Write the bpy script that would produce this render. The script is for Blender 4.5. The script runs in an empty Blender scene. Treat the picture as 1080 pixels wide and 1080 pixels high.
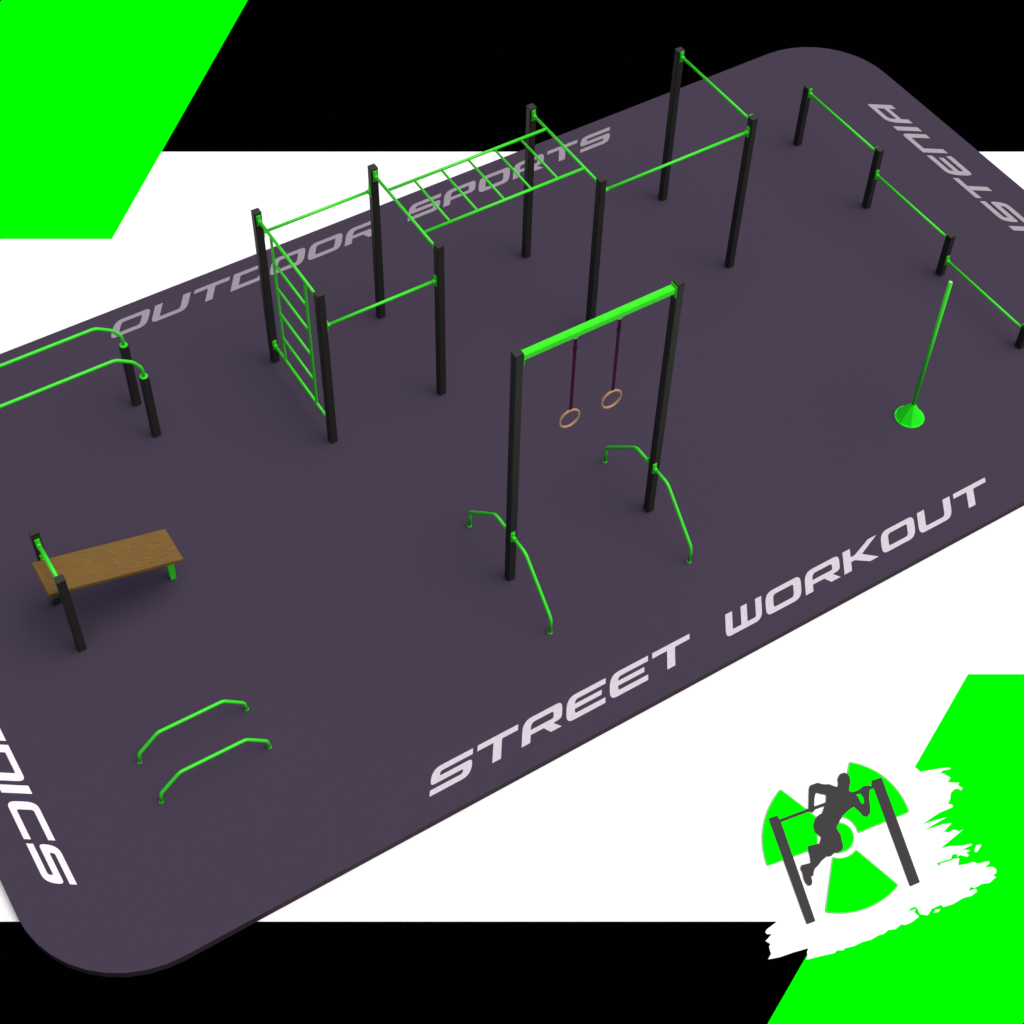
import bpy, bmesh, math, random
from mathutils import Vector, Matrix
from mathutils.geometry import tessellate_polygon

random.seed(7)
scene = bpy.context.scene
C = scene.collection
PAD = 0.0            # top of the rubber slab
GROUND = -0.100      # level of the background graphic under the slab
WHITE_STRIP = [(-19.769,17.761),(31.228,-12.193),(16.752,-17.166),(-18.329,4.154)]
GREEN_FAR = [(-0.819,4.606),(3.931,9.313),(-3.838,13.81),(-5.537,7.392)]
GREEN_NEAR = [(4.321,-6.315),(7.66,-8.328),(4.068,-11.466),(-0.612,-8.607)]
SPLASH = [(0.854,-7.496),(0.708,-7.509),(0.677,-7.523),(0.678,-7.549),(0.718,-7.573),(0.623,-7.598),(0.646,-7.645),(0.618,-7.661),(0.595,-7.713),(0.598,-7.723),(0.533,-7.757),(0.639,-7.797),(0.784,-7.828),(0.931,-7.868),(0.893,-7.894),(0.881,-7.92),(0.842,-7.949),(0.992,-7.995),(1.112,-8.036),(1.153,-8.028),(1.205,-8.059),(1.23,-8.05),(1.318,-8.079),(1.414,-8.088),(1.497,-8.113),(1.599,-8.117),(1.638,-8.132),(1.706,-8.124),(1.769,-8.153),(1.838,-8.145),(1.845,-8.142),(1.882,-8.17),(1.946,-8.18),(2.049,-8.173),(2.038,-8.114),(2.073,-8.094),(1.989,-8.078),(2.032,-8.064),(2.09,-8.075),(2.087,-8.114),(2.073,-8.159),(2.131,-8.206),(2.206,-8.175),(2.317,-8.19),(2.316,-8.219),(2.417,-8.245),(2.55,-8.249),(2.628,-8.273),(2.708,-8.268),(2.717,-8.243),(2.638,-8.219),(2.689,-8.197),(2.708,-8.226),(2.804,-8.231),(2.876,-8.262),(2.971,-8.248),(2.96,-8.218),(3.007,-8.216),(3.031,-8.182),(3.016,-8.149),(2.947,-8.113),(3.02,-8.103),(3.03,-8.084),(2.918,-8.047),(2.887,-8.01),(2.787,-7.98),(2.735,-7.96),(2.796,-7.906),(2.755,-7.887),(2.688,-7.877),(2.597,-7.852),(2.572,-7.874),(2.564,-7.832),(2.497,-7.816),(2.619,-7.841),(2.722,-7.867),(2.766,-7.839),(2.827,-7.87),(2.781,-7.879),(2.831,-7.887),(2.876,-7.936),(2.903,-7.928),(2.892,-7.897),(2.949,-7.897),(2.88,-7.853),(3.006,-7.862),(2.997,-7.844),(2.924,-7.824),(2.813,-7.763),(2.712,-7.727),(3.038,-7.688),(2.994,-7.68),(2.951,-7.635),(2.892,-7.637),(2.866,-7.609),(2.811,-7.613),(2.992,-7.573),(2.898,-7.535),(2.69,-7.489),(2.796,-7.491),(2.994,-7.498),(2.88,-7.467),(2.723,-7.428),(2.959,-7.42),(3.12,-7.442),(3.13,-7.416),(3.095,-7.389),(3.153,-7.36),(3.213,-7.306),(3.275,-7.295),(3.314,-7.316),(3.312,-7.341),(3.348,-7.33),(3.328,-7.279),(3.359,-7.265),(3.261,-7.199),(3.323,-7.172),(3.289,-7.1),(3.263,-7.077),(3.315,-7.069),(3.395,-7.098),(3.389,-7.075),(3.246,-7.014),(3.102,-6.963),(3.09,-6.894),(3.087,-6.881),(1.248,-7.73),(0.867,-7.498)]
SPLASH_DROP = [(2.995,-7.91),(3.032,-7.89),(3.084,-7.903),(3.07,-7.919),(2.994,-7.947),(2.976,-7.938)]
SPLASH_STREAK = [(2.196,-8.216),(2.232,-8.202),(2.277,-8.221),(2.243,-8.232)]
BLADE_0 = [(1.708,-7.266),(1.719,-7.259),(1.729,-7.258),(1.739,-7.264),(1.76,-7.283),(1.805,-7.307),(1.858,-7.32),(1.915,-7.32),(1.949,-7.312),(1.962,-7.312),(1.972,-7.317),(1.977,-7.327),(2.081,-7.793),(2.081,-7.804),(2.075,-7.813),(2.063,-7.818),(2.023,-7.828),(1.961,-7.84),(1.898,-7.847),(1.836,-7.85),(1.775,-7.849),(1.714,-7.844),(1.655,-7.835),(1.598,-7.822),(1.543,-7.804),(1.489,-7.783),(1.439,-7.758),(1.391,-7.729),(1.346,-7.697),(1.319,-7.675),(1.313,-7.666),(1.313,-7.656),(1.32,-7.646)]
BLADE_EDGE_0 = [(1.708,-7.254),(1.718,-7.247),(1.728,-7.246),(1.738,-7.252),(1.76,-7.275),(1.806,-7.3),(1.861,-7.314),(1.921,-7.313),(1.958,-7.303),(1.971,-7.302),(1.98,-7.307),(1.985,-7.317),(2.091,-7.798),(2.091,-7.809),(2.085,-7.818),(2.073,-7.823),(2.032,-7.834),(1.967,-7.847),(1.903,-7.855),(1.839,-7.858),(1.776,-7.858),(1.714,-7.852),(1.653,-7.843),(1.594,-7.829),(1.537,-7.811),(1.483,-7.789),(1.43,-7.763),(1.381,-7.734),(1.335,-7.7),(1.308,-7.677),(1.301,-7.668),(1.301,-7.658),(1.308,-7.648)]
BLADE_1 = [(1.877,-6.886),(1.877,-6.898),(1.872,-6.907),(1.86,-6.912),(1.827,-6.922),(1.776,-6.95),(1.732,-6.987),(1.697,-7.033),(1.683,-7.064),(1.676,-7.075),(1.665,-7.08),(1.652,-7.08),(1.137,-6.986),(1.126,-6.981),(1.122,-6.973),(1.123,-6.961),(1.136,-6.925),(1.161,-6.869),(1.19,-6.815),(1.224,-6.762),(1.261,-6.711),(1.303,-6.662),(1.348,-6.615),(1.396,-6.571),(1.447,-6.531),(1.502,-6.493),(1.559,-6.46),(1.618,-6.429),(1.678,-6.403),(1.718,-6.389),(1.731,-6.387),(1.741,-6.391),(1.746,-6.402)]
BLADE_EDGE_1 = [(1.89,-6.889),(1.89,-6.9),(1.884,-6.909),(1.872,-6.914),(1.837,-6.923),(1.783,-6.951),(1.737,-6.991),(1.701,-7.039),(1.687,-7.073),(1.681,-7.084),(1.67,-7.089),(1.658,-7.089),(1.127,-6.99),(1.116,-6.986),(1.112,-6.978),(1.113,-6.966),(1.126,-6.928),(1.151,-6.87),(1.181,-6.814),(1.215,-6.76),(1.253,-6.707),(1.296,-6.656),(1.342,-6.608),(1.391,-6.563),(1.444,-6.522),(1.5,-6.483),(1.559,-6.448),(1.62,-6.418),(1.683,-6.391),(1.724,-6.377),(1.737,-6.374),(1.747,-6.379),(1.752,-6.389)]
BLADE_2 = [(2.136,-7.169),(2.124,-7.165),(2.12,-7.156),(2.122,-7.145),(2.133,-7.116),(2.139,-7.064),(2.131,-7.013),(2.109,-6.968),(2.088,-6.944),(2.082,-6.934),(2.084,-6.923),(2.092,-6.913),(2.525,-6.516),(2.537,-6.508),(2.548,-6.507),(2.559,-6.513),(2.585,-6.54),(2.623,-6.584),(2.656,-6.631),(2.685,-6.681),(2.708,-6.734),(2.727,-6.788),(2.741,-6.844),(2.75,-6.901),(2.754,-6.959),(2.752,-7.018),(2.746,-7.077),(2.735,-7.136),(2.719,-7.194),(2.706,-7.23),(2.699,-7.241),(2.689,-7.247),(2.676,-7.248)]
BLADE_EDGE_2 = [(2.126,-7.176),(2.115,-7.172),(2.11,-7.164),(2.113,-7.153),(2.126,-7.121),(2.134,-7.067),(2.125,-7.015),(2.102,-6.967),(2.078,-6.943),(2.072,-6.933),(2.073,-6.922),(2.081,-6.912),(2.528,-6.503),(2.54,-6.496),(2.552,-6.495),(2.562,-6.501),(2.59,-6.528),(2.63,-6.573),(2.664,-6.622),(2.694,-6.673),(2.719,-6.727),(2.738,-6.782),(2.753,-6.84),(2.762,-6.899),(2.766,-6.959),(2.764,-7.019),(2.757,-7.08),(2.746,-7.14),(2.729,-7.2),(2.715,-7.238),(2.708,-7.249),(2.698,-7.255),(2.684,-7.256)]
HUB = [(2.036,-7.187),(2.01,-7.213),(1.979,-7.234),(1.944,-7.248),(1.907,-7.256),(1.87,-7.256),(1.836,-7.249),(1.804,-7.234),(1.778,-7.214),(1.758,-7.188),(1.746,-7.158),(1.741,-7.126),(1.745,-7.092),(1.757,-7.059),(1.776,-7.029),(1.802,-7.002),(1.833,-6.981),(1.868,-6.966),(1.905,-6.958),(1.942,-6.958),(1.978,-6.965),(2.009,-6.979),(2.036,-7.0),(2.056,-7.027),(2.068,-7.057),(2.072,-7.09),(2.068,-7.123),(2.056,-7.156)]
HUB_EDGE = [(2.044,-7.19),(2.016,-7.217),(1.983,-7.239),(1.947,-7.255),(1.908,-7.263),(1.87,-7.263),(1.833,-7.255),(1.8,-7.24),(1.773,-7.219),(1.752,-7.191),(1.739,-7.16),(1.734,-7.126),(1.738,-7.091),(1.75,-7.056),(1.771,-7.024),(1.798,-6.996),(1.831,-6.974),(1.867,-6.958),(1.906,-6.95),(1.945,-6.95),(1.982,-6.957),(2.015,-6.972),(2.043,-6.994),(2.064,-7.022),(2.077,-7.054),(2.082,-7.088),(2.077,-7.124),(2.064,-7.158)]
FIGURE = [(2.416,-6.562),(2.441,-6.591),(2.437,-6.634),(2.403,-6.684),(2.359,-6.721),(2.329,-6.755),(2.351,-6.786),(2.417,-6.798),(2.494,-6.789),(2.547,-6.816),(2.551,-6.837),(2.51,-6.862),(2.452,-6.924),(2.394,-7.014),(2.354,-7.059),(2.303,-7.08),(2.272,-7.051),(2.271,-6.995),(2.257,-6.92),(2.194,-6.921),(2.098,-6.939),(2.018,-6.979),(1.957,-7.013),(1.944,-7.097),(1.886,-7.21),(1.852,-7.236),(1.806,-7.235),(1.766,-7.218),(1.718,-7.229),(1.674,-7.209),(1.605,-7.22),(1.55,-7.239),(1.494,-7.252),(1.45,-7.284),(1.445,-7.298),(1.409,-7.303),(1.386,-7.351),(1.355,-7.373),(1.324,-7.359),(1.324,-7.307),(1.336,-7.273),(1.362,-7.226),(1.371,-7.18),(1.402,-7.153),(1.486,-7.178),(1.501,-7.176),(1.537,-7.119),(1.563,-7.055),(1.588,-7.023),(1.684,-7.054),(1.7,-7.064),(1.762,-7.014),(1.74,-6.94),(1.767,-6.881),(1.831,-6.825),(1.883,-6.811),(1.939,-6.808),(2.002,-6.763),(2.049,-6.729),(2.101,-6.667),(2.067,-6.638),(2.027,-6.594),(1.976,-6.636),(1.921,-6.7),(1.918,-6.733),(1.865,-6.756),(1.819,-6.721),(1.857,-6.689),(1.994,-6.521),(2.027,-6.499),(2.111,-6.514),(2.155,-6.562),(2.202,-6.588),(2.251,-6.656),(2.277,-6.643),(2.313,-6.587),(2.366,-6.555)]
FIGURE_GAP = [(2.364,-6.822),(2.41,-6.84),(2.409,-6.884),(2.38,-6.936),(2.353,-6.944),(2.346,-6.919),(2.364,-6.864)]
LOGO_POST_A = [(1.432,-6.587),(1.434,-6.581),(1.439,-6.579),(1.445,-6.579),(1.52,-6.594),(1.526,-6.596),(1.529,-6.6),(1.529,-6.605),(1.525,-6.657),(1.16,-7.68),(1.157,-7.685),(1.153,-7.687),(1.147,-7.687),(1.074,-7.673),(1.07,-7.671),(1.067,-7.667),(1.068,-7.662)]
LOGO_POST_B = [(2.596,-6.79),(2.601,-6.785),(2.607,-6.783),(2.613,-6.784),(2.7,-6.804),(2.706,-6.806),(2.708,-6.81),(2.707,-6.816),(2.697,-6.849),(2.292,-7.894),(2.289,-7.899),(2.284,-7.901),(2.278,-7.901),(2.186,-7.888),(2.181,-7.886),(2.179,-7.883),(2.18,-7.877),(2.561,-6.872),(2.564,-6.835),(2.565,-6.829),(2.568,-6.823),(2.572,-6.817)]
LOGO_BAR = [(1.52,-6.642),(1.864,-6.699),(2.579,-6.833),(2.557,-6.859),(1.851,-6.73),(1.506,-6.671)]
# ------------------------------------------------------------------ materials
def principled(name, col, rough=0.6, spec=0.3, noise=0.0, nscale=40.0, bump=0.0, metal=0.0, col2=None):
    m = bpy.data.materials.new(name); m.use_nodes = True
    nt = m.node_tree; b = nt.nodes['Principled BSDF']
    b.inputs['Base Color'].default_value = (*col, 1)
    b.inputs['Roughness'].default_value = rough
    b.inputs['Specular IOR Level'].default_value = spec
    b.inputs['Metallic'].default_value = metal
    if noise > 0 or bump > 0 or col2:
        tc = nt.nodes.new('ShaderNodeTexCoord')
        n = nt.nodes.new('ShaderNodeTexNoise'); n.inputs['Scale'].default_value = nscale
        n.inputs['Detail'].default_value = 4
        nt.links.new(tc.outputs['Object'], n.inputs['Vector'])
        if noise > 0 or col2:
            r = nt.nodes.new('ShaderNodeValToRGB')
            r.color_ramp.elements[0].position = 0.35; r.color_ramp.elements[1].position = 0.65
            lo = [c * (1 - noise) for c in col]; hi = list(col2) if col2 else [min(1, c * (1 + noise)) for c in col]
            r.color_ramp.elements[0].color = (*lo, 1); r.color_ramp.elements[1].color = (*hi, 1)
            nt.links.new(n.outputs['Fac'], r.inputs['Fac'])
            nt.links.new(r.outputs['Color'], b.inputs['Base Color'])
        if bump > 0:
            bp = nt.nodes.new('ShaderNodeBump'); bp.inputs['Strength'].default_value = bump
            bp.inputs['Distance'].default_value = 0.004
            nt.links.new(n.outputs['Fac'], bp.inputs['Height'])
            nt.links.new(bp.outputs['Normal'], b.inputs['Normal'])
    return m

M = {
 'rubber': principled('rubber', (0.0480, 0.0366, 0.0618), 0.95, 0.10, 0.14, 140, 0.30),
 'rubber_edge': principled('rubber_edge', (0.030, 0.024, 0.033), 0.95, 0.1, 0.1, 60, 0.3),
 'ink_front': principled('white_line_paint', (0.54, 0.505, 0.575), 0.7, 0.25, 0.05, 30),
 'ink_back': principled('dim_lit_line_paint', (0.27, 0.24, 0.29), 0.8, 0.2, 0.07, 30),  # same white paint, dimmer light on the far words put into the colour
 'ink_right': principled('half_lit_line_paint', (0.335, 0.305, 0.355), 0.8, 0.2, 0.07, 30),  # white paint again, weaker light along the right edge put in as grey
 'ink_left': principled('bright_lit_line_paint', (0.78, 0.74, 0.82), 0.7, 0.25, 0.04, 30),  # white paint again, stronger light along the left edge put into the colour
 'black': principled('graphic_black', (0.0002, 0.0002, 0.0002), 1.0, 0.0),
 'white': principled('graphic_white', (0.88, 0.88, 0.88), 0.9, 0.1, 0.01, 8),
 'neon': principled('graphic_neon', (0.0, 0.90, 0.0), 0.95, 0.0),
 'neon_edge': principled('sage_outline_paint', (0.25, 0.45, 0.22), 0.95, 0.0),
 'charcoal': principled('graphic_charcoal', (0.046, 0.044, 0.046), 0.95, 0.05),
 'post': principled('black_powder_coat', (0.0200, 0.0190, 0.0175), 0.55, 0.25, 0.10, 90, 0.10),
 'cap': principled('black_plastic_cap', (0.028, 0.028, 0.025), 0.5, 0.3),
 'green': principled('green_powder_coat', (0.036, 0.68, 0.016), 0.40, 0.40, 0.03, 50),
 'beam': principled('green_beam_coat', (0.035, 0.80, 0.008), 0.5, 0.25, 0.02, 50),
 'cone': principled('green_cone_coat', (0.010, 0.88, 0.006), 0.5, 0.25, 0.02, 50),
 'bolt': principled('bright_bolt', (0.24, 0.17, 0.08), 0.5, 0.4),
 'strap': principled('plum_webbing', (0.045, 0.004, 0.036), 0.9, 0.1, 0.1, 200),
 'wood_ring': principled('birch_ring', (0.42, 0.23, 0.13), 0.5, 0.35, 0.08, 30),
 'galvanised': principled('galvanised_hook', (0.55, 0.55, 0.56), 0.5, 0.5),
 'steel': principled('steel', (0.6, 0.6, 0.6), 0.3, 0.5, metal=1.0),
}
def wood():
    m = bpy.data.materials.new('bench_plywood'); m.use_nodes = True
    nt = m.node_tree; b = nt.nodes['Principled BSDF']
    tc = nt.nodes.new('ShaderNodeTexCoord'); mp = nt.nodes.new('ShaderNodeMapping')
    mp.inputs['Scale'].default_value = (2.2, 26, 26)
    n = nt.nodes.new('ShaderNodeTexNoise'); n.inputs['Scale'].default_value = 3; n.inputs['Detail'].default_value = 6
    n.inputs['Distortion'].default_value = 0.6
    r = nt.nodes.new('ShaderNodeValToRGB')
    r.color_ramp.elements[0].position = 0.3; r.color_ramp.elements[1].position = 0.75
    r.color_ramp.elements[0].color = (0.12, 0.066, 0.015, 1); r.color_ramp.elements[1].color = (0.185, 0.106, 0.026, 1)
    nt.links.new(tc.outputs['Object'], mp.inputs['Vector']); nt.links.new(mp.outputs['Vector'], n.inputs['Vector'])
    nt.links.new(n.outputs['Fac'], r.inputs['Fac']); nt.links.new(r.outputs['Color'], b.inputs['Base Color'])
    b.inputs['Roughness'].default_value = 0.65; b.inputs['Specular IOR Level'].default_value = 0.2
    return m
M['wood'] = wood()

# ------------------------------------------------------------------ objects
def link(name, bm, mat, parent=None, smooth=False):
    bmesh.ops.recalc_face_normals(bm, faces=bm.faces)
    me = bpy.data.meshes.new(name); bm.to_mesh(me); bm.free()
    if smooth:
        for p in me.polygons: p.use_smooth = True
    me.materials.append(M[mat])
    o = bpy.data.objects.new(name, me); C.objects.link(o)
    if parent is not None: o.parent = parent; o.matrix_parent_inverse = Matrix()
    return o
def thing(name, label, cat, loc=(0, 0, 0), group=None):
    o = bpy.data.objects.new(name, None); o.location = loc; o.empty_display_size = 0.3
    C.objects.link(o); o['label'] = label; o['category'] = cat
    if group: o['group'] = group
    return o
def structure(o, label, cat):
    o['kind'] = 'structure'; o['label'] = label; o['category'] = cat
    return o

def box(bm, x0, x1, y0, y1, z0, z1, bev=0.0):
    r = bmesh.ops.create_cube(bm, size=1.0)
    vs = r['verts']
    bmesh.ops.scale(bm, vec=(x1 - x0, y1 - y0, z1 - z0), verts=vs)
    bmesh.ops.translate(bm, vec=((x0 + x1) / 2, (y0 + y1) / 2, (z0 + z1) / 2), verts=vs)
    if bev > 0:
        es = list({e for v in vs for e in v.link_edges})
        bmesh.ops.bevel(bm, geom=es, offset=bev, segments=2, affect='EDGES')
    return bm
def fillet(pts, r, n=5):
    out = [Vector(pts[0])]
    for i in range(1, len(pts) - 1):
        a, b, c = Vector(pts[i - 1]), Vector(pts[i]), Vector(pts[i + 1])
        da, dc = (a - b), (c - b)
        k = min(r, da.length * .45, dc.length * .45)
        A, B = b + da.normalized() * k, b + dc.normalized() * k
        for j in range(n + 1):
            t = j / n
            out.append((1 - t) ** 2 * A + 2 * t * (1 - t) * b + t * t * B)
    out.append(Vector(pts[-1]))
    return out
def tube(bm, pts, rad, seg=14, caps=True):
    pts = [Vector(p) for p in pts]
    rings = []; up = None
    for i, p in enumerate(pts):
        if i == 0: t = (pts[1] - p)
        elif i == len(pts) - 1: t = (p - pts[i - 1])
        else: t = (pts[i + 1] - p).normalized() + (p - pts[i - 1]).normalized()
        t.normalize()
        if up is None:
            up = Vector((0, 0, 1)) if abs(t.z) < .9 else Vector((0, 1, 0))
        n = (up - t * up.dot(t)).normalized(); b = t.cross(n); up = n
        rr = rad[i] if isinstance(rad, (list, tuple)) else rad
        rings.append([bm.verts.new(p + (n * math.cos(2 * math.pi * k / seg) + b * math.sin(2 * math.pi * k / seg)) * rr) for k in range(seg)])
    for a, b in zip(rings, rings[1:]):
        for k in range(seg):
            f = bm.faces.new((a[k], a[(k + 1) % seg], b[(k + 1) % seg], b[k])); f.smooth = True
    if caps:
        bm.faces.new(rings[0][::-1]); bm.faces.new(rings[-1])
    return bm
def bar_obj(name, pts, rad, parent, mat='green', r=0.0):
    bm = bmesh.new(); tube(bm, fillet(pts, r) if r else pts, rad)
    o = link(name, bm, mat, parent)
    return o
def sheet(name, loops, z, mat, parent=None, org=(0, 0)):
    """flat paint: first loop the outline, others the gaps"""
    ls = [[Vector((x - org[0], y - org[1], 0)) for x, y in l] for l in loops]
    tris = tessellate_polygon(ls)
    bm = bmesh.new(); vs = [bm.verts.new((v.x, v.y, z)) for l in ls for v in l]
    for t in tris:
        try: bm.faces.new([vs[i] for i in t])
        except ValueError: pass
    for f in bm.faces:
        f.normal_update()
        if f.normal.z < 0: f.normal_flip()
    me = bpy.data.meshes.new(name); bm.to_mesh(me); bm.free(); me.materials.append(M[mat])
    o = bpy.data.objects.new(name, me); C.objects.link(o)
    if parent is not None: o.parent = parent
    return o

PW = 0.046     # half width of a post
def post(parent, x, y, h):
    """square steel post; coordinates relative to the parent"""
    bm = bmesh.new(); box(bm, x - PW, x + PW, y - PW, y + PW, 0, h - .012, .008)
    p = link('post', bm, 'post', parent)
    bm = bmesh.new()
    box(bm, x - PW - .002, x + PW + .002, y - PW - .002, y + PW + .002, h - .0115, h, .004)
    link('end_cap', bm, 'cap', p)
    return p
def bracket(parent, x, y, z, axis, s, h=.078, w=.028, t=.010):
    """bolted plate on the face of a post; axis is the bar's direction, s the side"""
    bm = bmesh.new(); d = PW + .0005
    if axis == 'x':
        a, b = sorted((x + s * d, x + s * (d + t)))
        box(bm, a, b, y - w, y + w, z - h, z + h, .003)
        bolts = [((x + s * (d + t), y, z + q * h * .7), (x + s * (d + t + .012), y, z + q * h * .7)) for q in (-1, 1)]
        col = [(x + s * (d + t - .002), y, z), (x + s * (d + t + .035), y, z)]
    else:
        a, b = sorted((y + s * d, y + s * (d + t)))
        box(bm, x - w, x + w, a, b, z - h, z + h, .003)
        bolts = [((x, y + s * (d + t), z + q * h * .7), (x, y + s * (d + t + .012), z + q * h * .7)) for q in (-1, 1)]
        col = [(x, y + s * (d + t - .002), z), (x, y + s * (d + t + .035), z)]
    tube(bm, col, .025, 12)
    for q in bolts: tube(bm, q, .012, 6)
    return link('bracket', bm, 'green', parent)
BR = 0.0185
def span(parent, x0, y0, x1, y1, z, rad=BR, br=(True, True), name='pull_up_bar'):
    """round bar between two posts' centres, with a bracket at each end"""
    ax = 'x' if abs(x1 - x0) > abs(y1 - y0) else 'y'
    dx, dy = (1, 0) if ax == 'x' else (0, 1)
    if (x1 + y1) < (x0 + y0): x0, y0, x1, y1 = x1, y1, x0, y0; br = br[::-1]
    g = PW + .010
    a = (x0 + dx * g, y0 + dy * g, z); b = (x1 - dx * g, y1 - dy * g, z)
    o = bar_obj(name, [a, b], rad, parent)
    if br[0]: bracket(o, x0, y0, z, ax, 1)
    if br[1]: bracket(o, x1, y1, z, ax, -1)
    return o

# ------------------------------------------------------------------ background graphic laid as flat sheets, and the slab
sheet('ground', [[(-150, -150), (150, -150), (150, 150), (-150, 150)]], GROUND, 'black')
structure(bpy.data.objects['ground'], 'matt black graphic background, laid as ground around the white band and the rubber slab', 'ground')
structure(sheet('white_graphic_band', [WHITE_STRIP], -.098, 'white'), 'broad pure white band of the background graphic, laid flat under the rubber slab', 'pavement')
structure(sheet('green_graphic_panel', [GREEN_FAR], -.096, 'neon'), 'neon green slanted corner panel of the background graphic, laid flat behind the slab', 'pavement')
structure(sheet('green_graphic_panel', [GREEN_NEAR], -.096, 'neon'), 'neon green slanted corner panel of the background graphic, laid flat in front, under the emblem', 'pavement')

def slab():
    x0, x1, y0, y1, r = -5.364, 10.134, -4.900, 3.300, 1.20
    pts = []
    for cx, cy, a in ((x1 - r, y1 - r, 0), (x0 + r, y1 - r, 90), (x0 + r, y0 + r, 180), (x1 - r, y0 + r, 270)):
        for k in range(11):
            t = math.radians(a + 9 * k); pts.append((cx + r * math.cos(t), cy + r * math.sin(t)))
    bm = bmesh.new()
    top = [bm.verts.new((x, y, 0)) for x, y in pts]; bot = [bm.verts.new((x, y, -.13)) for x, y in pts]
    f = bm.faces.new(top); g = bm.faces.new(bot[::-1])
    n = len(pts)
    for i in range(n):
        s = bm.faces.new((top[i], bot[i], bot[(i + 1) % n], top[(i + 1) % n])); s.material_index = 1
    rim = [e for e in bm.edges if all(v in top for v in e.verts)]
    bmesh.ops.bevel(bm, geom=rim, offset=.006, segments=1, affect='EDGES')
    o = link('rubber_pavement', bm, 'rubber'); o.data.materials.append(M['rubber_edge'])
    return structure(o, 'dark plum rubber slab with rounded corners carrying all the training equipment', 'pavement')
slab()

# ------------------------------------------------------------------ lettering
S_, T_ = 1.8, 1.0
GL = {
 'S': [[(0,0),(10,0,2.2),(10,3,.9),(1.8,3,.3),(1.8,4,.6),(10,4),(10,5),(0,5,2.2),(0,2,.9),(8.2,2,.3),(8.2,1,.6),(.0,1)]],
 'T': [[(4.1,0),(5.9,0),(5.9,4,.3),(10,4),(10,5),(0,5),(0,4),(4.1,4)]],
 'R': [[(0,0),(1.8,0),(1.8,1.5),(5.4,1.5),(7.3,0),(10,0),(8.2,1.5),(10,1.7,.8),(10,5,1.4),(0,5,2.2)], [(1.8,2.5),(8.2,2.5,.3),(8.2,4,.6),(1.8,4,1.0)]],
 'P': [[(0,0),(1.8,0),(1.8,1.4),(10,1.4,1.4),(10,5,1.4),(0,5,2.2)], [(1.8,2.4),(8.2,2.4,.4),(8.2,4,.5),(1.8,4,1.0)]],
 'E': [[(0,0,1.8),(10,0),(10,1),(1.8,1,.6),(1.8,2.05),(9,2.05),(9,3.0),(1.8,3.0),(1.8,4,.8),(10,4),(10,5),(0,5,2.2)]],
 'W': [[(0,5),(0,0,1.4),(10,0,1.8),(10,5),(8.3,5),(8.3,1,.4),(5.95,1),(5.95,5),(4.25,5),(4.25,1),(1.9,1,.2),(1.9,5)]],
 'O': [[(0,0,1.6),(10,0,2.0),(10,5,1.6),(0,5,2.0)], [(1.8,1,.5),(8.2,1,.8),(8.2,4,.5),(1.8,4,.8)]],
 'D': [[(0,0),(10,0,2.0),(10,5,1.4),(0,5)], [(1.8,1),(8.2,1,.8),(8.2,4,.5),(1.8,4)]],
 'K': [[(0,0),(1.8,0),(1.8,2),(3.3,2),(7.4,0),(10,0),(5.4,2.5),(10,5),(7.5,5),(3.3,3),(1.8,3),(1.8,5),(0,5)]],
 'U': [[(0,5),(0,0,1.6),(10,0,2.0),(10,5),(8.2,5),(8.2,1,.8),(1.8,1,.5),(1.8,5)]],
 'A': [[(0,0),(1.8,0),(1.8,1.4),(8.2,1.4),(8.2,0),(10,0),(10,5,.7),(0,5,2.4)], [(1.8,2.4),(8.2,2.4),(8.2,4),(1.8,4,1.0)]],
 'L': [[(0,5),(0,0,1.6),(10,0),(10,1),(1.8,1,.5),(1.8,5)]],
 'I': [[(0,0),(2.2,0),(2.2,5),(0,5)]],
 'N': [[(0,0),(1.8,0),(1.8,4),(8.2,4,.4),(8.2,0),(10,0),(10,5,1.6),(0,5)]],
 'C': [[(0,0,1.8),(10,0),(10,1),(1.8,1,.5),(1.8,4,.5),(10,4),(10,5),(0,5,1.8)]],
 'H': [[(0,0),(1.8,0),(1.8,2),(8.2,2),(8.2,0),(10,0),(10,5),(8.2,5),(8.2,3),(1.8,3),(1.8,5),(0,5)]],
}
BX = {1.8: 2.15, 8.2: 7.85, 4.1: 3.95, 5.9: 6.05}; BY = {1: 1.12, 4: 3.88, 2: 1.95, 3: 3.05}      # stroke weights
def rounded(l):
    out = []; n = len(l)
    for i, q in enumerate(l):
        if len(q) == 2: out.append((q[0], q[1])); continue
        b = Vector(q[:2]); a = Vector(l[i - 1][:2]); c = Vector(l[(i + 1) % n][:2]); r = q[2]
        A = b + (a - b).normalized() * min(r, (a - b).length * .95); B = b + (c - b).normalized() * min(r, (c - b).length * .95)
        for j in range(7):
            t = j / 6; p = (1 - t) ** 2 * A + 2 * t * (1 - t) * b + t * t * B; out.append((p.x, p.y))
    return out
def lettering(text, start, base, height, mode, mat, label, pitch=.545, width=.49, shear=.68, gap_i=.205, space=.44):
    """mode 'E' reads towards +x, 'N' towards +y, 'S' towards -y; start/base are the first letter's foot"""
    t = thing('painted_lettering', label, 'lettering', (0, 0, 0.004))
    pos = 0.0
    pl = []
    for ch in text:
        if ch == ' ': pos += space; continue
        pl.append((ch, pos)); pos += gap_i if ch == 'I' else pitch
    for ch, q in pl:
        loops = []
        for l in GL[ch]:
            o = []
            for gx, gy in rounded([(BX.get(v[0], v[0]), BY.get(v[1], v[1])) + tuple(v[2:]) for v in l]):
                a = q + gx / 10 * width + gy / 5 * height * shear; b = gy / 5 * height
                if mode == 'E': o.append((start + a, base + b))
                elif mode == 'N': o.append((base - b, start + a))
                else: o.append((base + b, start - a))
            loops.append(o)
        sheet('letter', loops, 0, mat, t)
    return t
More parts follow.
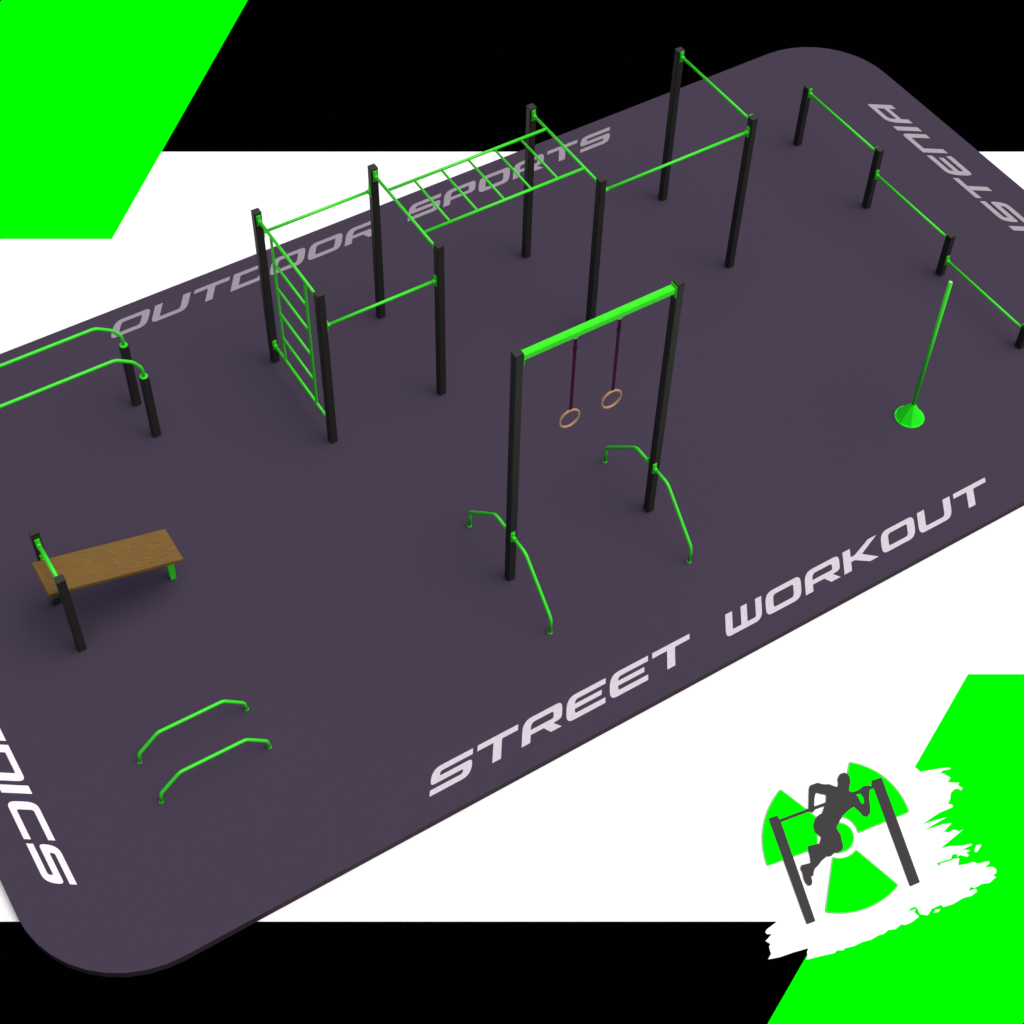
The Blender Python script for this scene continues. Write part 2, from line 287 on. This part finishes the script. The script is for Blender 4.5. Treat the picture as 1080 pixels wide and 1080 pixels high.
lettering('STREET WORKOUT', -1.377, -4.648, .252, 'E', 'ink_front', 'white slanted words STREET WORKOUT painted along the front edge of the slab', space=.424)
lettering('OUTDOOR SPORTS', -1.590, 2.838, .255, 'E', 'ink_back', 'slanted words OUTDOOR SPORTS, greyed in colour for dimmer light, painted along the far long edge of the slab', space=.395)
lettering('CALISTENIA', 0.97 - 4.19, 9.735, .285, 'N', 'ink_right', 'slanted word CALISTENIA, light grey in colour for dimmer light, painted along the right short edge of the slab', pitch=.545, width=.47, gap_i=.20)
lettering('CALISTHENICS', -3.045 + .545 * 9 + .215 * 2 , -5.008, .256, 'S', 'ink_left', 'slanted word CALISTHENICS, whitened in colour for stronger light, painted along the left short edge of the slab', gap_i=.215)

# ------------------------------------------------------------------ corner logo of the background graphic, laid flat
ox, oy = 2.0, -6.6
em = thing('graphic_emblem', 'charcoal figure on a bar over a three-bladed green emblem, corner logo of the background graphic on a white brush stroke', 'emblem', (0, 0, 0))
sp = sheet('brush_stroke', [SPLASH], -.094, 'white', em)
sheet('paint_fleck', [SPLASH_DROP], -.094, 'white', sp); sheet('paint_fleck', [SPLASH_STREAK], -.094, 'white', sp)
for b, e in ((BLADE_0, BLADE_EDGE_0), (BLADE_1, BLADE_EDGE_1), (BLADE_2, BLADE_EDGE_2)):
    o = sheet('blade', [b], -.090, 'neon', em); sheet('outline', [e], -.092, 'neon_edge', o)
o = sheet('hub', [HUB], -.090, 'neon', em); sheet('outline', [HUB_EDGE], -.092, 'neon_edge', o)
sheet('painted_bar', [LOGO_BAR], -.088, 'charcoal', em)
sheet('painted_figure', [FIGURE, FIGURE_GAP], -.086, 'charcoal', em)
sheet('painted_post', [LOGO_POST_A], -.086, 'charcoal', em); sheet('painted_post', [LOGO_POST_B], -.086, 'charcoal', em)

# ------------------------------------------------------------------ the big pull-up rig
X2, X3, X4, W, H = 1.478, 3.627, 5.789, 1.5, 2.42
rig = thing('pull_up_rig', 'long black and green pull-up rig with eight tall posts, wall bars and overhead ladder', 'pull-up rig', (0, 0, 0))
for x in (0, X2, X3, X4):
    for y in (0, W): post(rig, x, y, H)
span(rig, 0, 0, 0, W, 2.32); span(rig, X2, 0, X2, W, 2.32); span(rig, X3, 0, X3, W, 2.32); span(rig, X4, 0, X4, W, 2.345)
span(rig, 0, W, X2, W, 2.08); span(rig, 0, 0, X2, 0, 1.90); span(rig, X3, 0, X4, 0, 2.222)
# overhead ladder between the second and third pair of posts
lad = bpy.data.objects.new('overhead_ladder', None); C.objects.link(lad); lad.parent = rig
for y in (1.16, .345): bar_obj('rail', [(X2 + .014, y, 2.322), (X3 - .014, y, 2.322)], .0185, lad)
for k in range(1, 6):
    x = X2 + (X3 - X2) * k / 6 - .01
    bar_obj('rung', [(x, .36, 2.322), (x, 1.145, 2.322)], .0145, lad)
# wall bars between the first pair
span(rig, 0, 0, 0, W, .31, name='foot_bar')
wall = bpy.data.objects.new('wall_ladder', None); C.objects.link(wall); wall.parent = rig
for y in (1.16, .36):
    bm = bmesh.new(); box(bm, -.012, .012, y - .017, y + .017, .329, 2.301, .003)
    for k in range(1, 16): box(bm, .0115, .0150, y - .010, y + .010, .33 + k * .122, .37 + k * .122)
    link('upright', bm, 'green', wall)
for z in (1.91, 1.52, 1.11, .70): bar_obj('rung', [(0, .376, z), (0, 1.144, z)], .0155, wall)

# ------------------------------------------------------------------ stepped low bars on the right
EX = 8.058; EY = (1.476, -.018, -1.515, -3.018)
low = thing('stepped_push_up_bars', 'row of three low green bars stepping down between four short black posts', 'low bars', (EX, 0, 0))
for y, h in zip(EY, (.99, .99, .68, .365)): post(low, 0, y, h)
for i, z in enumerate((.905, .588, .275)): span(low, 0, EY[i + 1], 0, EY[i], z, rad=.0185)

# ------------------------------------------------------------------ upright pole on a cone
cx, cy = 6.101, -3.218
cone = thing('flag_training_pole', 'single green pole standing on a round green cone foot by the low bars', 'training pole', (cx, cy, 0))
bm = bmesh.new(); seg = 12
bmesh.ops.create_cone(bm, cap_ends=True, segments=8, radius1=.176, radius2=.027, depth=.225, matrix=Matrix.Translation((0, 0, .1255)) @ Matrix.Rotation(math.radians(10), 4, 'Z'))
for f in bm.faces: f.smooth = False
bmesh.ops.create_cone(bm, cap_ends=True, segments=32, radius1=.178, radius2=.178, depth=.013, matrix=Matrix.Translation((0, 0, .0066)))
link('cone_foot', bm, 'cone', cone)
pl = bar_obj('pole', [(0, 0, .225), (0, 0, 2.25)], .0245, cone)
bm = bmesh.new(); tube(bm, [(0, 0, 2.2505), (0, 0, 2.259)], .016); link('end_cap', bm, 'galvanised', pl)

# ------------------------------------------------------------------ ring frame with its two dip rails
DX = (.740, 2.605); DY = -2.76; DH = 3.62
fr = thing('ring_frame', 'tall black two-post frame with a thick green cross beam and two bent green dip rails', 'ring frame', (0, DY, 0))
ps = [post(fr, x, 0, DH) for x in DX]
bm = bmesh.new(); box(bm, DX[0] + PW + .011, DX[1] - PW - .011, -.040, .040, 3.512, 3.578, .004)
beam = link('cross_beam', bm, 'beam', fr)
for x, s in ((DX[0], 1), (DX[1], -1)):
    bm = bmesh.new(); a, b = sorted((x + s * (PW + .0005), x + s * (PW + .0105)))
    box(bm, a, b, -.050, .050, 3.45, 3.605, .003)
    link('mounting_plate', bm, 'green', beam)
for x in (DX[0] - .012, DX[1] - .035):
    for s in (-1, 1):
        o = bar_obj('dip_rail', [(x, s * (PW + .012), .81), (x, s * .30, .81), (x, s * .845, .255), (x, s * .845, .0)], .020, fr, r=.06)
        bracket(o, x, 0, .81, 'y', s, h=.080, w=.028)
        bm = bmesh.new(); tube(bm, [(x, s * .845, .001), (x, s * .845, .007)], .026, 16); link('foot_plate', bm, 'green', o)
for rx, lab in ((1.408, 'wooden gymnastic ring on a plum strap, the lower left of the pair in the frame'),
                (1.921, 'wooden gymnastic ring on a plum strap, nearer the right post of the frame')):
    g = thing('gymnastic_ring', lab, 'gymnastic ring', (rx, DY, 3.512), group='pair of rings hung from the green beam')
    bm = bmesh.new()
    box(bm, -.055, .055, -.018, .018, -.010, -.0005, .002)
    pts = [(.024 * math.sin(a), 0, -.034 + .026 * math.cos(a)) for a in [2 * math.pi * k / 16 for k in range(17)]]
    tube(bm, pts, .0070, 8); link('hanger', bm, 'galvanised', g)
    bm = bmesh.new(); box(bm, -.019, .019, -.003, .003, -1.107, -.058, .001)
    box(bm, -.022, .022, -.010, .010, -.22, -.18, .003); link('strap', bm, 'strap', g)
    R, r = .116, .0135; bm = bmesh.new(); vs = []
    for i in range(48):
        a = 2 * math.pi * i / 48
        vs.append([bm.verts.new(((R + r * math.cos(b)) * math.sin(a) - .010, r * math.sin(b), -1.222 + (R + r * math.cos(b)) * math.cos(a))) for b in [2 * math.pi * k / 12 for k in range(12)]])
    for i in range(48):
        for k in range(12):
            f = bm.faces.new((vs[i][k], vs[(i + 1) % 48][k], vs[(i + 1) % 48][(k + 1) % 12], vs[i][(k + 1) % 12])); f.smooth = True
    link('ring', bm, 'wood_ring', g)

# ------------------------------------------------------------------ parallettes
def parallette(y, lab):
    t = thing('parallette', lab, 'parallette', (-3.089, y, 0), group='pair of low green parallettes')
    bar_obj('handle_bar', [(-.600, 0, .0), (-.585, 0, .145), (-.350, 0, .358), (.372, 0, .350), (.585, 0, .135), (.600, 0, .0)], .0190, t, r=.035)
    for s in (-1, 1):
        bm = bmesh.new(); tube(bm, [(s * .6, 0, .001), (s * .6, 0, .006)], .0235, 16)
        link('foot_plate', bm, 'green', t)
    return t
parallette(-2.783, 'low bent green push-up bar, the one of the pair nearer the bench')
parallette(-3.308, 'low bent green push-up bar, the one of the pair nearer the front corner')

# ------------------------------------------------------------------ parallel bars at the left
pb = thing('parallel_bars', 'pair of long green parallel bars curving down onto short black posts', 'parallel bars', (-1.735, 1.145, 0))
for y in (0, .565):
    for x, s in ((0, 1), (-3.00, -1)):
        bm = bmesh.new(); box(bm, x - .048, x + .048, y - .048, y + .048, 0, 1.0, .008); p = link('post', bm, 'post', pb)
        bm = bmesh.new(); tube(bm, [(x, y, .9995), (x, y, 1.012)], .047, 20); link('flange', bm, 'green', p)
    bar_obj('hand_rail', [(-3.0, y, 1.012), (-3.0, y, 1.18), (-3.10, y, 1.29), (-2.72, y, 1.42), (-.275, y, 1.42), (-.085, y, 1.285), (0, y, 1.14), (0, y, 1.012)], .0205, pb, r=.05)

# ------------------------------------------------------------------ sit-up bench
FX = -3.655
be = thing('sit_up_bench', 'sloping brown wooden sit-up bench between two black posts with a green foot bar', 'bench', (FX, -.85, 0))
for y in (-.350, .350): post(be, 0, y, 1.265)
span(be, 0, -.35, 0, .35, 1.105, rad=.024, name='foot_bar')
span(be, 0, -.35, 0, .35, .845, rad=.022, name='support_bar')
def sloped(name, x0, x1, y0, y1, t0, t1, mat, par, bev=.004):
    """box along the bench's slope: x measured along the board from its high end, t across it"""
    bm = bmesh.new(); box(bm, x0, x1, y0, y1, t0, t1, bev)
    a = math.atan2(-.395, 1.445)
    o = link(name, bm, mat, par); o.rotation_euler = (0, -a, 0); o.location = (-.130, 0, .945)
    return o
bd = sloped('board', 0, 1.498, -.236, .236, -.045, 0, 'wood', be)
for x in (.82, 1.02):
    for y in (-.12, .12):
        bm = bmesh.new(); tube(bm, [(x, y, .0003), (x, y, .004)], .008, 10)
        o = link('bolt', bm, 'bolt', bd)
sloped('end_support', .035, .105, -.262, .262, -.115, -.0465, 'post', be)
bm = bmesh.new()   # flared green foot of folded plate
for (z0, z1, w0, w1) in ((0.0, .43, .030, .045), (.43, .505, .045, .085)):
    vs = [bm.verts.new((1.215 + sx * w, sy * w * .9, z)) for z, w in ((z0, w0), (z1, w1)) for sx, sy in ((-1, -1), (1, -1), (1, 1), (-1, 1))]
    for q in ((0, 1, 5, 4), (1, 2, 6, 5), (2, 3, 7, 6), (3, 0, 4, 7)): bm.faces.new([vs[i] for i in q])
box(bm, 1.12, 1.31, -.17, .17, .506, .516)
link('foot', bm, 'green', be)

# ------------------------------------------------------------------ camera
cam = bpy.data.cameras.new('camera'); co = bpy.data.objects.new('camera', cam); C.objects.link(co)
R = Matrix(((0.849538, 0.397071, -0.347305), (-0.527134, 0.664422, -0.529786), (0.020395, 0.633149, 0.773761)))
co.matrix_world = Matrix.Translation((-5.2917, -11.9368, 15.2554)) @ R.to_4x4()
cam.sensor_width = 36; cam.lens = 59.658; cam.shift_y = -0.03912; cam.clip_end = 1000; cam.clip_start = .1
scene.camera = co

# ------------------------------------------------------------------ daylight
el, az = math.radians(68), math.radians(135)      # overcast sun, from the front right
sun = bpy.data.lights.new('sun', 'SUN'); sun.energy = 1.5; sun.angle = math.radians(80); sun.color = (1, .965, .925)
so = bpy.data.objects.new('sun', sun); C.objects.link(so)
d = Vector((math.sin(az) * math.cos(el), math.cos(az) * math.cos(el), math.sin(el)))
so.rotation_euler = d.to_track_quat('Z', 'Y').to_euler(); so.location = (0, 0, 20)
w = bpy.data.worlds.new('World'); scene.world = w; w.use_nodes = True
nt = w.node_tree; bg = nt.nodes['Background']
sky = nt.nodes.new('ShaderNodeTexSky'); sky.sky_type = 'NISHITA'; sky.sun_disc = False
sky.sun_elevation = el; sky.sun_rotation = az; sky.air_density = 1.0; sky.dust_density = 6.0; sky.ozone_density = 0.6
nt.links.new(sky.outputs['Color'], bg.inputs['Color']); bg.inputs['Strength'].default_value = 0.05
scene.view_settings.view_transform = 'Standard'; scene.view_settings.look = 'None'
scene.view_settings.gamma = 1; scene.view_settings.use_curve_mapping = False
scene.view_settings.exposure = 0.80
scene.render.resolution_x = 1024; scene.render.resolution_y = 1024
